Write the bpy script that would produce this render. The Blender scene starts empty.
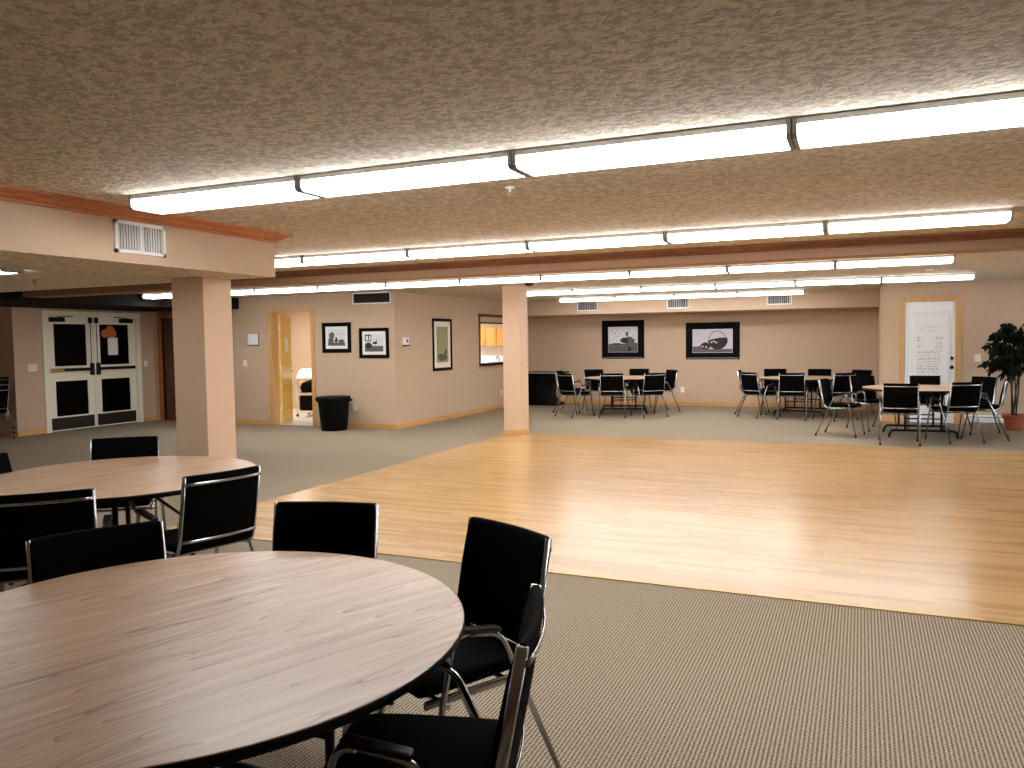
import bpy, bmesh, math, random
from mathutils import Vector, Matrix
random.seed(7)
SC = bpy.context.scene
COL = SC.collection
R = math.radians
PI = math.pi
ZC = 2.409            # ceiling height

# ------------------------------------------------------------------ materials
def new_mat(name):
    m = bpy.data.materials.new(name); m.use_nodes = True
    nt = m.node_tree
    return m, nt, nt.nodes['Principled BSDF']

def simple(name, col, rough=.6, metal=0., spec=.5, bump=None, var=None, coat=0):
    m, nt, b = new_mat(name)
    b.inputs['Base Color'].default_value = (*col, 1)
    b.inputs['Roughness'].default_value = rough
    b.inputs['Metallic'].default_value = metal
    b.inputs['Specular IOR Level'].default_value = spec
    b.inputs['Coat Weight'].default_value = coat
    tc = nt.nodes.new('ShaderNodeTexCoord')
    if bump:
        sc, st, dist = bump
        n = nt.nodes.new('ShaderNodeTexNoise'); n.inputs['Scale'].default_value = sc
        n.inputs['Detail'].default_value = 4
        nt.links.new(tc.outputs['Object'], n.inputs['Vector'])
        bp = nt.nodes.new('ShaderNodeBump'); bp.inputs['Strength'].default_value = st
        bp.inputs['Distance'].default_value = dist
        nt.links.new(n.outputs['Fac'], bp.inputs['Height']); nt.links.new(bp.outputs['Normal'], b.inputs['Normal'])
    if var:
        sc, amt = var
        n = nt.nodes.new('ShaderNodeTexNoise'); n.inputs['Scale'].default_value = sc; n.inputs['Detail'].default_value = 3
        nt.links.new(tc.outputs['Object'], n.inputs['Vector'])
        mx = nt.nodes.new('ShaderNodeMix'); mx.data_type = 'RGBA'
        mx.inputs['A'].default_value = tuple(c*(1-amt) for c in col)+(1,)
        mx.inputs['B'].default_value = tuple(min(1, c*(1+amt)) for c in col)+(1,)
        nt.links.new(n.outputs['Fac'], mx.inputs['Factor']); nt.links.new(mx.outputs['Result'], b.inputs['Base Color'])
    return m

def emit(name, col, strength):
    m, nt, b = new_mat(name)
    b.inputs['Base Color'].default_value = (.8, .8, .8, 1)
    b.inputs['Emission Color'].default_value = (*col, 1)
    b.inputs['Emission Strength'].default_value = strength
    return m

def wood(name, c1, c2, c3, scale, rot, rough, coat=0, dark=.5):
    """long-grain wood: noise stretched along one direction; object coordinates"""
    m, nt, b = new_mat(name)
    L = nt.links.new
    tc = nt.nodes.new('ShaderNodeTexCoord')
    mp0 = nt.nodes.new('ShaderNodeMapping'); mp0.inputs['Rotation'].default_value = rot
    mp = nt.nodes.new('ShaderNodeMapping'); mp.inputs['Scale'].default_value = scale
    L(tc.outputs['Object'], mp0.inputs['Vector']); L(mp0.outputs['Vector'], mp.inputs['Vector'])
    n1 = nt.nodes.new('ShaderNodeTexNoise'); n1.inputs['Scale'].default_value = 1.0; n1.inputs['Detail'].default_value = 5; n1.inputs['Distortion'].default_value = .35
    L(mp.outputs['Vector'], n1.inputs['Vector'])
    # cathedral bands: rings of the broad noise
    n0 = nt.nodes.new('ShaderNodeTexNoise'); n0.inputs['Scale'].default_value = .28; n0.inputs['Detail'].default_value = 1.5
    L(mp.outputs['Vector'], n0.inputs['Vector'])
    mu = nt.nodes.new('ShaderNodeMath'); mu.operation = 'MULTIPLY'; mu.inputs[1].default_value = 22
    L(n0.outputs['Fac'], mu.inputs[0])
    fr = nt.nodes.new('ShaderNodeMath'); fr.operation = 'FRACT'; L(mu.outputs[0], fr.inputs[0])
    cr0 = nt.nodes.new('ShaderNodeValToRGB')
    cr0.color_ramp.elements[0].position = 0; cr0.color_ramp.elements[0].color = (0, 0, 0, 1)
    cr0.color_ramp.elements[1].position = 1; cr0.color_ramp.elements[1].color = (1, 1, 1, 1)
    e = cr0.color_ramp.elements.new(.75); e.color = (.9, .9, .9, 1)
    e = cr0.color_ramp.elements.new(.12); e.color = (.55, .55, .55, 1)
    L(fr.outputs[0], cr0.inputs['Fac'])
    mixf = nt.nodes.new('ShaderNodeMath'); mixf.operation = 'MULTIPLY_ADD'
    mixf.inputs[1].default_value = dark; L(cr0.outputs['Color'], mixf.inputs[0])
    a2 = nt.nodes.new('ShaderNodeMath'); a2.operation = 'MULTIPLY'; a2.inputs[1].default_value = 1-dark
    L(n1.outputs['Fac'], a2.inputs[0]); L(a2.outputs[0], mixf.inputs[2])
    cr = nt.nodes.new('ShaderNodeValToRGB')
    cr.color_ramp.elements[0].position = .18; cr.color_ramp.elements[0].color = (*c1, 1)
    cr.color_ramp.elements[1].position = .85; cr.color_ramp.elements[1].color = (*c3, 1)
    e = cr.color_ramp.elements.new(.5); e.color = (*c2, 1)
    L(mixf.outputs[0], cr.inputs['Fac']); L(cr.outputs['Color'], b.inputs['Base Color'])
    b.inputs['Roughness'].default_value = rough
    b.inputs['Coat Weight'].default_value = coat
    return m

M = {}
M['wall'] = simple('wall_paint', (.63, .46, .315), .75, bump=(60, .35, .004), var=(9, .07))
M['beam_paint'] = simple('beam_shade_paint', (.36, .215, .13), .7, bump=(60, .3, .004), var=(9, .07))  # wall tan darkened, shade of the beam face painted in
M['column'] = simple('column_paint', (.72, .52, .36), .7, bump=(60, .3, .004), var=(9, .05))
# knock-down textured ceiling
def ceiling_mat():
    m, nt, b = new_mat('knockdown_ceiling'); L = nt.links.new
    tc = nt.nodes.new('ShaderNodeTexCoord')
    n = nt.nodes.new('ShaderNodeTexNoise'); n.inputs['Scale'].default_value = 26; n.inputs['Detail'].default_value = 5; n.inputs['Roughness'].default_value = .62
    L(tc.outputs['Object'], n.inputs['Vector'])
    cr = nt.nodes.new('ShaderNodeValToRGB'); cr.color_ramp.elements[0].position = .40; cr.color_ramp.elements[1].position = .60
    L(n.outputs['Fac'], cr.inputs['Fac'])
    bp = nt.nodes.new('ShaderNodeBump'); bp.inputs['Strength'].default_value = .6; bp.inputs['Distance'].default_value = .011
    L(cr.outputs['Color'], bp.inputs['Height']); L(bp.outputs['Normal'], b.inputs['Normal'])
    mx = nt.nodes.new('ShaderNodeMix'); mx.data_type = 'RGBA'
    mx.inputs['A'].default_value = (.47, .395, .285, 1); mx.inputs['B'].default_value = (.74, .65, .52, 1)
    L(cr.outputs['Color'], mx.inputs['Factor']); L(mx.outputs['Result'], b.inputs['Base Color'])
    b.inputs['Roughness'].default_value = .8
    return m
M['ceiling'] = ceiling_mat()
def carpet_mat():
    m, nt, b = new_mat('ribbed_carpet'); L = nt.links.new
    tc = nt.nodes.new('ShaderNodeTexCoord')
    sp = nt.nodes.new('ShaderNodeSeparateXYZ'); L(tc.outputs['Object'], sp.inputs[0])
    def sn(sock, period):
        a = nt.nodes.new('ShaderNodeMath'); a.operation = 'MULTIPLY'; a.inputs[1].default_value = 2*PI/period; L(sock, a.inputs[0])
        s = nt.nodes.new('ShaderNodeMath'); s.operation = 'SINE'; L(a.outputs[0], s.inputs[0]); return s.outputs[0]
    sx = sn(sp.outputs['X'], .0165); sy = sn(sp.outputs['Y'], .0130)
    ad = nt.nodes.new('ShaderNodeMath'); ad.operation = 'ADD'; L(sx, ad.inputs[0]); L(sy, ad.inputs[1])
    ng = nt.nodes.new('ShaderNodeTexNoise'); ng.inputs['Scale'].default_value = 120; ng.inputs['Detail'].default_value = 3
    L(tc.outputs['Object'], ng.inputs['Vector'])
    ma = nt.nodes.new('ShaderNodeMath'); ma.operation = 'MULTIPLY_ADD'; ma.inputs[1].default_value = .20; 
    L(ad.outputs[0], ma.inputs[0]); L(ng.outputs['Fac'], ma.inputs[2])
    cr = nt.nodes.new('ShaderNodeValToRGB')
    cr.color_ramp.elements[0].position = .18; cr.color_ramp.elements[0].color = (.055, .040, .026, 1)
    cr.color_ramp.elements[1].position = .85; cr.color_ramp.elements[1].color = (.58, .48, .35, 1)
    L(ma.outputs[0], cr.inputs['Fac']); L(cr.outputs['Color'], b.inputs['Base Color'])
    bp = nt.nodes.new('ShaderNodeBump'); bp.inputs['Strength'].default_value = .4; bp.inputs['Distance'].default_value = .004
    L(ma.outputs[0], bp.inputs['Height']); L(bp.outputs['Normal'], b.inputs['Normal'])
    b.inputs['Roughness'].default_value = .95; b.inputs['Specular IOR Level'].default_value = .15
    return m
M['carpet'] = carpet_mat()
M['shade_paint'] = simple('bulkhead_shade_paint', (.012, .009, .007), .85, spec=.1)  # near-black: the bulkhead's deep shade is put into its colour
def parquet_mat():
    m, nt, b = new_mat('maple_strip_floor'); L = nt.links.new
    tc = nt.nodes.new('ShaderNodeTexCoord')
    br = nt.nodes.new('ShaderNodeTexBrick')
    br.inputs['Scale'].default_value = 1; br.inputs['Brick Width'].default_value = .62; br.inputs['Row Height'].default_value = .057
    br.inputs['Mortar Size'].default_value = .0012; br.inputs['Mortar Smooth'].default_value = .3; br.offset = .37; br.squash = 1
    br.inputs['Color1'].default_value = (.66, .415, .18, 1); br.inputs['Color2'].default_value = (.43, .235, .08, 1)
    br.inputs['Mortar'].default_value = (.42, .25, .11, 1); br.inputs['Bias'].default_value = -.25
    L(tc.outputs['Object'], br.inputs['Vector'])
    mp = nt.nodes.new('ShaderNodeMapping'); mp.inputs['Scale'].default_value = (1.1, 45, 1); L(tc.outputs['Object'], mp.inputs['Vector'])
    n = nt.nodes.new('ShaderNodeTexNoise'); n.inputs['Scale'].default_value = 1; n.inputs['Detail'].default_value = 4; L(mp.outputs['Vector'], n.inputs['Vector'])
    mx = nt.nodes.new('ShaderNodeMix'); mx.data_type = 'RGBA'; mx.blend_type = 'MULTIPLY'; mx.inputs['Factor'].default_value = .5
    cr = nt.nodes.new('ShaderNodeValToRGB'); cr.color_ramp.elements[0].position = .3; cr.color_ramp.elements[0].color = (.86, .80, .72, 1)
    cr.color_ramp.elements[1].position = .65; cr.color_ramp.elements[1].color = (1, 1, 1, 1)
    L(n.outputs['Fac'], cr.inputs['Fac']); L(br.outputs['Color'], mx.inputs['A']); L(cr.outputs['Color'], mx.inputs['B'])
    L(mx.outputs['Result'], b.inputs['Base Color'])
    n2 = nt.nodes.new('ShaderNodeTexNoise'); n2.inputs['Scale'].default_value = 1.3; L(tc.outputs['Object'], n2.inputs['Vector'])
    mr = nt.nodes.new('ShaderNodeMapRange'); mr.inputs['To Min'].default_value = .22; mr.inputs['To Max'].default_value = .26
    L(n2.outputs['Fac'], mr.inputs['Value']); L(mr.outputs['Result'], b.inputs['Roughness'])
    b.inputs['Coat Weight'].default_value = .1; b.inputs['Coat Roughness'].default_value = .12; b.inputs['Specular IOR Level'].default_value = .4
    return m
M['parquet'] = parquet_mat()
M['laminate'] = wood('walnut_laminate', (.14, .068, .034), (.48, .305, .185), (.72, .52, .365), (2.0, 26, 3), (0, 0, R(-68)), .34, dark=.36)
M['laminate'].node_tree.nodes['Principled BSDF'].inputs['Specular IOR Level'].default_value = .95
M['crown'] = wood('stained_oak_crown', (.16, .035, .010), (.42, .125, .035), (.60, .22, .07), (3, 3, 30), (0, 0, 0), .4, dark=.3)
M['beam_crown'] = wood('shaded_oak_crown', (.05, .015, .006), (.16, .055, .022), (.26, .10, .04), (3, 3, 30), (0, 0, 0), .45, dark=.3)  # same oak as the soffit crown, with the beam's shade in the colour
M['oak'] = wood('oak_trim', (.48, .24, .085), (.66, .38, .15), (.78, .50, .22), (12, 12, 2), (0, 0, 0), .45, dark=.3)
M['oak_h'] = wood('oak_baseboard', (.48, .22, .07), (.68, .36, .13), (.78, .48, .2), (2, 2, 30), (0, 0, 0), .45, dark=.3)
M['yellow_door'] = wood('birch_door', (.80, .50, .08), (.90, .62, .13), (.94, .70, .2), (14, 14, 1.2), (0, 0, 0), .4, dark=.2)
M['dark_door'] = wood('walnut_door', (.05, .018, .006), (.11, .042, .014), (.17, .07, .02), (14, 14, 1.2), (0, 0, 0), .45, dark=.3)
M['cabinet'] = wood('honey_cabinet', (.62, .27, .06), (.78, .38, .09), (.85, .48, .13), (14, 14, 2), (0, 0, 0), .4, dark=.2)
M['black_edge'] = simple('black_vinyl_edge', (.003, .003, .003), .6, spec=.2)
M['fabric'] = simple('black_vinyl_fabric', (.0018, .0018, .0018), .85, spec=.05, bump=(300, .15, .001))
M['chrome'] = simple('satin_chrome', (.44, .46, .48), .2, metal=1)
M['black_metal'] = simple('black_metal', (.004, .004, .004), .4, spec=.25)
M['rubber'] = simple('rubber', (.01, .01, .01), .8)
M['armpad'] = simple('black_plastic_pad', (.004, .004, .004), .35, spec=.3)
M['light_body'] = simple('fixture_enamel', (.78, .78, .80), .5)
M['cap'] = simple('fixture_end_cap', (.38, .38, .40), .5)
M['diffuser'] = emit('lit_acrylic_lens', (.97, .985, 1.0), 7.0)
M['white'] = simple('white_enamel', (.92, .92, .90), .45)
M['offwhite'] = simple('cream_door_paint', (.95, .92, .76), .4)
M['white_door'] = simple('white_door_paint', (.92, .96, .98), .4)
M['plate'] = simple('ivory_plastic', (.94, .92, .85), .4)
M['black_glass'] = simple('black_door_glass', (.001, .001, .001), .3, spec=.06)  # plain black glass of the exit doors
M['brown_plate'] = simple('bronze_kick_plate', (.014, .009, .005), .5, metal=0)
M['brass'] = simple('brass', (.55, .38, .12), .3, metal=1)
M['frame_black'] = simple('black_picture_frame', (.002, .002, .002), .5, spec=.08)
M['mat_white'] = simple('picture_mat', (.88, .87, .85), .7)
M['cream_mat'] = simple('cream_picture_mat', (.85, .80, .66), .7)
M['silver_bead'] = simple('silver_bead', (.5, .5, .5), .3, metal=1)
M['paper'] = simple('paper', (.95, .96, .97), .8)
M['ink'] = simple('ink', (.10, .10, .16), .8)
M['bin'] = simple('black_bin_plastic', (.002, .002, .002), .6, spec=.12)
M['terracotta'] = simple('terracotta', (.42, .10, .045), .6, var=(10, .1))
M['soil'] = simple('soil', (.03, .02, .01), .95, bump=(60, .6, .01))
M['bark'] = simple('ficus_bark', (.05, .04, .025), .85)
M['leaf'] = simple('ficus_leaf', (.003, .007, .003), .6, spec=.15)
M['vinyl'] = simple('white_vinyl_floor', (.78, .76, .70), .3)
M['dark_slot'] = simple('dark_slot', (.006, .006, .006), .8)
M['slot_grey'] = simple('grey_duct_inside', (.10, .10, .10), .8)
M['orange'] = simple('orange_paper', (.62, .16, .03), .7)
M['grey_photo'] = simple('grey_photo_tone', (.11, .11, .115), .6, var=(45, .9))
M['light_photo'] = simple('light_photo_tone', (.74, .75, .76), .6, var=(22, .3))
M['dark_photo'] = simple('dark_photo_tone', (.02, .02, .022), .6, var=(60, .8))
M['green_photo'] = simple('olive_print_tone', (.36, .33, .17), .6, var=(25, .6))
M['red_photo'] = simple('brown_red_print_tone', (.025, .008, .007), .6, var=(60, .6))
M['pink_photo'] = simple('pale_pink_print_tone', (.75, .50, .45), .6)
M['lilac_photo'] = simple('pale_lilac_print_tone', (.68, .64, .74), .6, var=(8, .1))
M['glass'] = simple('window_glass', (1, 1, 1), 0.0)
M['glass'].node_tree.nodes['Principled BSDF'].inputs['Transmission Weight'].default_value = 1
M['glass'].node_tree.nodes['Principled BSDF'].inputs['IOR'].default_value = 1.05

# ------------------------------------------------------------------ mesh helpers
class MB:
    def __init__(s): s.v = []; s.f = []; s.mi = []; s.sm = []; s.cur = 0
    def add(s, vs, fs, smooth=False):
        o = len(s.v); s.v += [tuple(v) for v in vs]
        for f in fs: s.f.append([i+o for i in f]); s.mi.append(s.cur); s.sm.append(smooth)
    def box(s, x0, x1, y0, y1, z0, z1, b=0.):
        if x0 > x1: x0, x1 = x1, x0
        if y0 > y1: y0, y1 = y1, y0
        if z0 > z1: z0, z1 = z1, z0
        if b <= 0:
            vs = [(x, y, z) for z in (z0, z1) for y in (y0, y1) for x in (x0, x1)]
            s.add(vs, [(0, 2, 3, 1), (4, 5, 7, 6), (0, 1, 5, 4), (2, 6, 7, 3), (0, 4, 6, 2), (1, 3, 7, 5)]); return
        bm = bmesh.new(); bmesh.ops.create_cube(bm, size=1)
        for v in bm.verts: v.co = Vector(((x0+x1)/2+v.co.x*(x1-x0), (y0+y1)/2+v.co.y*(y1-y0), (z0+z1)/2+v.co.z*(z1-z0)))
        bmesh.ops.bevel(bm, geom=list(bm.edges), offset=b, segments=2, affect='EDGES', profile=.5)
        bm.verts.index_update(); s.add([v.co.copy() for v in bm.verts], [[v.index for v in f.verts] for f in bm.faces]); bm.free()
    def obox(s, c, half, ax=(1, 0, 0), ay=(0, 1, 0), az=(0, 0, 1)):
        c = Vector(c); ax = Vector(ax)*half[0]; ay = Vector(ay)*half[1]; az = Vector(az)*half[2]
        vs = [c+ax*i+ay*j+az*k for k in (-1, 1) for j in (-1, 1) for i in (-1, 1)]
        s.add(vs, [(0, 2, 3, 1), (4, 5, 7, 6), (0, 1, 5, 4), (2, 6, 7, 3), (0, 4, 6, 2), (1, 3, 7, 5)])
    def prism(s, poly, y0, y1, axis='y', smooth=False):
        """poly of (a,b) extruded along axis; axis y: (x,z); x: (y,z); z: (x,y)"""
        def P(a, b, t):
            return {'y': (a, t, b), 'x': (t, a, b), 'z': (a, b, t)}[axis]
        n = len(poly)
        vs = [P(a, b, y0) for a, b in poly]+[P(a, b, y1) for a, b in poly]
        s.add(vs, [(i, (i+1) % n, n+(i+1) % n, n+i) for i in range(n)], smooth)
        s.add(vs, [list(range(n))[::-1], list(range(n, 2*n))])
    def tube(s, pts, rx, rz=None, n=8, up=(1, 0, 0), caps=True):
        """sweep an ellipse (rx along `up`, rz across) along pts"""
        rz = rz or rx; pts = [Vector(p) for p in pts]; rings = []
        for i, p in enumerate(pts):
            t = (pts[min(i+1, len(pts)-1)]-pts[max(i-1, 0)]).normalized()
            u = Vector(up); u = (u-t*u.dot(t))
            if u.length < 1e-4: u = Vector((0, 0, 1)) - t*t.z
            u.normalize(); w = t.cross(u)
            rings.append([p+u*rx*math.cos(2*PI*k/n)+w*rz*math.sin(2*PI*k/n) for k in range(n)])
        vs = [v for r in rings for v in r]; fs = []
        for i in range(len(pts)-1):
            for k in range(n): fs.append((i*n+k, i*n+(k+1) % n, (i+1)*n+(k+1) % n, (i+1)*n+k))
        s.add(vs, fs, True)
        if caps: s.add(vs, [list(range(n))[::-1], [(len(pts)-1)*n+k for k in range(n)]])
    def lathe(s, prof, c=(0, 0, 0), n=24, smooth=True):
        vs = []; fs = []
        for r, z in prof:
            for k in range(n): vs.append((c[0]+r*math.cos(2*PI*k/n), c[1]+r*math.sin(2*PI*k/n), c[2]+z))
        for i in range(len(prof)-1):
            for k in range(n): fs.append((i*n+k, i*n+(k+1) % n, (i+1)*n+(k+1) % n, (i+1)*n+k))
        s.add(vs, fs, smooth)
        s.add(vs, [list(range(n))[::-1], [(len(prof)-1)*n+k for k in range(n)]])
    def loft(s, rings, smooth=True, caps=True):
        n = len(rings[0]); vs = [v for r in rings for v in r]; fs = []
        for i in range(len(rings)-1):
            for k in range(n): fs.append((i*n+k, i*n+(k+1) % n, (i+1)*n+(k+1) % n, (i+1)*n+k))
        s.add(vs, fs, smooth)
        if caps: s.add(vs, [list(range(n))[::-1], [(len(rings)-1)*n+k for k in range(n)]])
    def build(s, name, mat, parent=None, loc=None):
        me = bpy.data.meshes.new(name); me.from_pydata(s.v, [], s.f)
        mats = mat if isinstance(mat, (list, tuple)) else [mat]
        for m in mats: me.materials.append(M[m] if isinstance(m, str) else m)
        for p, mi, sm in zip(me.polygons, s.mi, s.sm): p.material_index = mi; p.use_smooth = sm
        bm = bmesh.new(); bm.from_mesh(me); bmesh.ops.remove_doubles(bm, verts=bm.verts, dist=1e-6)
        bmesh.ops.recalc_face_normals(bm, faces=bm.faces); bm.to_mesh(me); bm.free()
        o = bpy.data.objects.new(name, me); COL.objects.link(o)
        if parent: o.parent = parent
        if loc: o.location = loc
        return o

def tag(o, label=None, cat=None, group=None, kind=None):
    if label: o['label'] = label
    if cat: o['category'] = cat
    if group: o['group'] = group
    if kind: o['kind'] = kind
    return o
def empty(name, loc=(0, 0, 0), rz=0.):
    o = bpy.data.objects.new(name, None); COL.objects.link(o); o.location = loc; o.rotation_euler = (0, 0, rz)
    o.empty_display_size = .1; return o
def thing(name, label, cat, loc=(0, 0, 0), rz=0., group=None): return tag(empty(name, loc, rz), label, cat, group)
def copy_tree(o, parent=None):
    c = o.copy(); COL.objects.link(c)
    if parent: c.parent = parent
    for ch in list(o.children): copy_tree(ch, c)
    return c
def box(name, mat, x0, x1, y0, y1, z0, z1, parent=None, b=0., kind=None):
    m = MB(); m.box(x0, x1, y0, y1, z0, z1, b); o = m.build(name, mat, parent)
    if kind: o['kind'] = kind
    return o
def struct(name, mat, *boxes, b=0.):
    m = MB()
    for q in boxes: m.box(*q, b=b)
    return tag(m.build(name, mat), kind='structure')
def fillet(pts, rads, n=5):
    """round the corners of a polyline"""
    pts = [Vector(p) for p in pts]; out = [pts[0]]
    for i in range(1, len(pts)-1):
        a, p, c = pts[i-1], pts[i], pts[i+1]; r = rads[i-1]
        u = (a-p).normalized(); w = (c-p).normalized()
        d = min(r, (a-p).length*.45, (c-p).length*.45)
        A = p+u*d; B = p+w*d
        for k in range(n+1):
            t = k/n; out.append(A*(1-t)**2+p*2*t*(1-t)+B*t*t)
    out.append(pts[-1]); return out

# ------------------------------------------------------------------ room shell
XL, XR, YN, YB = -16.0, 6.2, -4.0, 18.1     # outer limits
WB, WC = 11.9, -7.44                        # partition faces
DX0, DX1, DY0, DY1 = -5.3, 4.6, 4.84, 12.03 # dance floor

struct('floor', 'carpet', (XL-.2, XR+.2, YN-.2, YB+.2, -.10, 0))
df = struct('floor_dance', 'parquet', (DX0, DX1, DY0, DY1, 0.0, .006))
df.name = 'floor_wood'
tag(box('trim_1', 'brass', DX0, DX1, DY0-.012, DY0, 0, .007), kind='structure')
struct('floor_laundry', 'vinyl', (-12.5, -9.0, WB+.02, 14.9, 0, .004))
struct('ceiling', 'ceiling', (XL-.2, XR+.2, YN-.2, YB+.2, ZC, ZC+.1))
struct('wall_back', 'wall', (WC-4.0, .3, YB, YB+.15, 0, ZC))
struct('wall_far_left_door', 'wall', (-13.30, -13.15, 8.98, 9.56, 0, ZC), (-13.30, -13.15, 11.52, WB+.15, 0, ZC), (-13.30, -13.15, 9.56, 11.52, 2.15, ZC))
struct('wall_left_return', 'wall', (XL, -13.30, 8.98, 9.13, 0, ZC))
struct('wall_left', 'wall', (XL-.15, XL, YN, 9.13, 0, ZC))
struct('wall_front', 'wall', (XL, XR, YN-.15, YN, 0, ZC))
# right wall with a daylight window
struct('wall_right', 'wall', (XR, XR+.15, YN, 9.2, 0, ZC), (XR, XR+.15, 14.6, 15.65, 0, ZC), (XR, XR+.15, 9.2, 14.6, 0, .35), (XR, XR+.15, 9.2, 14.6, 2.15, ZC))
# wall with the white door
struct('wall_right_back', 'wall', (.3, .68, 15.5, 15.65, 0, ZC), (1.47, XR, 15.5, 15.65, 0, ZC), (.68, 1.47, 15.5, 15.65, 2.115, ZC), (.3, .45, 15.65, YB+.15, 0, ZC))
tag(box('trim_2', 'oak', .288, .312, 15.478, 15.502, 0, ZC), kind='structure')
# wall B (laundry door) and wall C (kitchen hatch)
struct('wall_laundry', 'wall', (-13.15, -12.92, WB, WB+.12, 0, ZC), (-12.05, -10.12, WB, WB+.12, 0, ZC), (-9.22, WC, WB, WB+.12, 0, ZC),
       (-10.12, -9.22, WB, WB+.12, 2.115, ZC), (-12.92, -12.05, WB, WB+.12, 2.08, ZC))
struct('wall_kitchen', 'wall', (WC-.12, WC, WB+.12, 15.25, 0, ZC), (WC-.12, WC, 17.0, YB, 0, ZC), (WC-.12, WC, 15.25, 17.0, 0, 1.03), (WC-.12, WC, 15.25, 17.0, 2.07, ZC))
struct('wall_laundry_back', 'wall', (-12.5, -8.9, 14.9, 15.0, 0, ZC))
struct('wall_laundry_side', 'wall', (-12.6, -12.5, WB+.12, 15.0, 0, ZC), (-9.0, -8.9, WB+.12, 14.9, 0, ZC))
struct('wall_kitchen_side', 'wall', (-11.5, -11.4, 15.0, YB, 0, ZC))
# dropped soffit on the left, carried by the near column
SX, SY, SZ = -4.33, 5.15, 2.065
struct('ceiling_soffit', 'wall', (XL, SX, YN, SY, SZ+.004, ZC))
struct('ceiling_soffit_underside', 'ceiling', (XL, SX, YN, SY, SZ, SZ+.004))
struct('ceiling_bulkhead', 'shade_paint', (-13.15, -11.34, SY, 10.5, 2.2, ZC), (-13.15, -10.9, 10.5, WB, 2.2, ZC))
struct('wall_far_left', 'wall', (XL, -13.30, SY, 8.98, 2.2, ZC))
struct('ceiling_beam', 'beam_paint', (-11.34, XR, 7.92, 8.26, 2.262, ZC))
struct('ceiling_back_soffit', 'wall', (WC, -.69, 17.0, YB, 2.09, ZC), (-.69, .3, 16.85, YB, 2.085, ZC))
# columns
struct('wall_column', 'column', (-5.09, -4.755, 4.80, 5.11, 0, SZ), b=.006)
struct('wall_column.001', 'column', (-5.29, -4.985, 11.70, 12.02, 0, ZC), b=.006)
def ring_base(name, x0, x1, y0, y1, h, t):
    m = MB(); m.box(x0-t, x1+t, y0-t, y0, 0, h); m.box(x0-t, x1+t, y1, y1+t, 0, h); m.box(x0-t, x0, y0, y1, 0, h); m.box(x1, x1+t, y0, y1, 0, h)
    return tag(m.build(name, 'oak_h'), kind='structure')
ring_base('baseboard_column', -5.09, -4.755, 4.80, 5.11, .085, .014)
ring_base('baseboard_column.001', -5.29, -4.985, 11.70, 12.02, .085, .016)
# crown mouldings
PR = [(0, 2.338), (.014, 2.338), (.018, 2.352), (.028, 2.358), (.042, 2.364), (.060, 2.378), (.080, 2.387), (.094, 2.389), (.100, 2.396), (.100, ZC), (0, ZC)]
def crown_L():
    m = MB()
    rings = [[Vector((SX+d, YN, z)) for d, z in PR], [Vector((SX+d, SY+d, z)) for d, z in PR], [Vector((XL, SY+d, z)) for d, z in PR]]
    m.loft(rings, smooth=False); return m
tag(crown_L().build('trim_3', 'crown'), kind='structure')
m = MB(); m.prism([(7.92-d*.9, z) for d, z in PR], -11.34, XR, 'x'); tag(m.build('trim_4', 'beam_crown'), kind='structure')
# baseboards
def base(name, *bx):
    m = MB()
    for q in bx: m.box(*q, 0, .09)
    return tag(m.build(name, 'oak_h'), kind='structure')
base('baseboard_back', (WC, .3, YB-.015, YB))
base('baseboard_kitchen', (WC, WC+.015, WB, YB))
base('baseboard_laundry', (-12.0, -10.20, WB-.015, WB), (-9.16, WC+.015, WB-.015, WB))
base('baseboard_far_left', (-13.15, -13.135, 8.965, 9.48), (-13.15, -13.135, 11.6, WB), (XL, -13.135, 8.965, 8.98))
base('baseboard_left', (XL, XL+.015, YN, 8.98))
base('baseboard_right', (.30, .60, 15.485, 15.5))
# window on the right wall
w = empty('window_1'); w['kind'] = 'structure'
m = MB()
for y0, y1 in ((9.2, 9.26), (10.97, 11.03), (12.77, 12.83), (14.54, 14.6)): m.box(XR, XR+.12, y0, y1, .35, 2.15)
m.box(XR, XR+.12, 9.2, 14.6, .35, .41); m.box(XR, XR+.12, 9.2, 14.6, 2.09, 2.15)
m.build('window_frame', 'white', w)
m = MB(); m.box(XR+.05, XR+.056, 9.2, 14.6, .41, 2.09); m.build('pane', 'glass', w)

# ------------------------------------------------------------------ ceiling lights
def make_light():
    t = thing('ceiling_light', '', 'ceiling light')
    Lh, W = .607, .125
    m = MB(); m.box(-Lh, Lh, -W+.012, W-.012, -.006, 0); m.box(-Lh+.004, Lh-.004, -W, W, -.028, -.006); m.build('housing', 'light_body', t)
    m = MB(); m.prism([(-W+.002, -.028), (-W+.002, -.064), (-W+.018, -.078), (W-.018, -.078), (W-.002, -.064), (W-.002, -.028)], -Lh+.018, Lh-.018, 'x')
    m.build('diffuser', 'diffuser', t)
    for s in (-1, 1):
        m = MB(); m.prism([(-W-.003, 0), (-W-.003, -.066), (-W+.018, -.083), (W-.018, -.083), (W+.003, -.066), (W+.003, 0)], s*(Lh-.018), s*Lh, 'x')
        m.build('end_cap', 'cap', t)
    return t
ORD = ['first', 'second', 'third', 'fourth', 'fifth', 'sixth', 'seventh', 'eighth', 'ninth', 'tenth', 'eleventh']
light0 = make_light(); used = [False]
def put_light(x, y, z, label, group):
    o = light0 if not used[0] else copy_tree(light0); used[0] = True
    o.location = (x, y, z); o['label'] = label; o['group'] = group
    return o
LW = 1.22
rows = [(-3.925, 5, 3.535, 'nearest row'), (-6.36, 6, 6.64, 'row just before the beam'), (-11.27, 10, 10.12, 'row just behind the beam'),
        (-5.84, 6, 13.30, 'second row behind the beam'), (-5.875, 4, 16.02, 'short row before the back soffit')]
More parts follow.
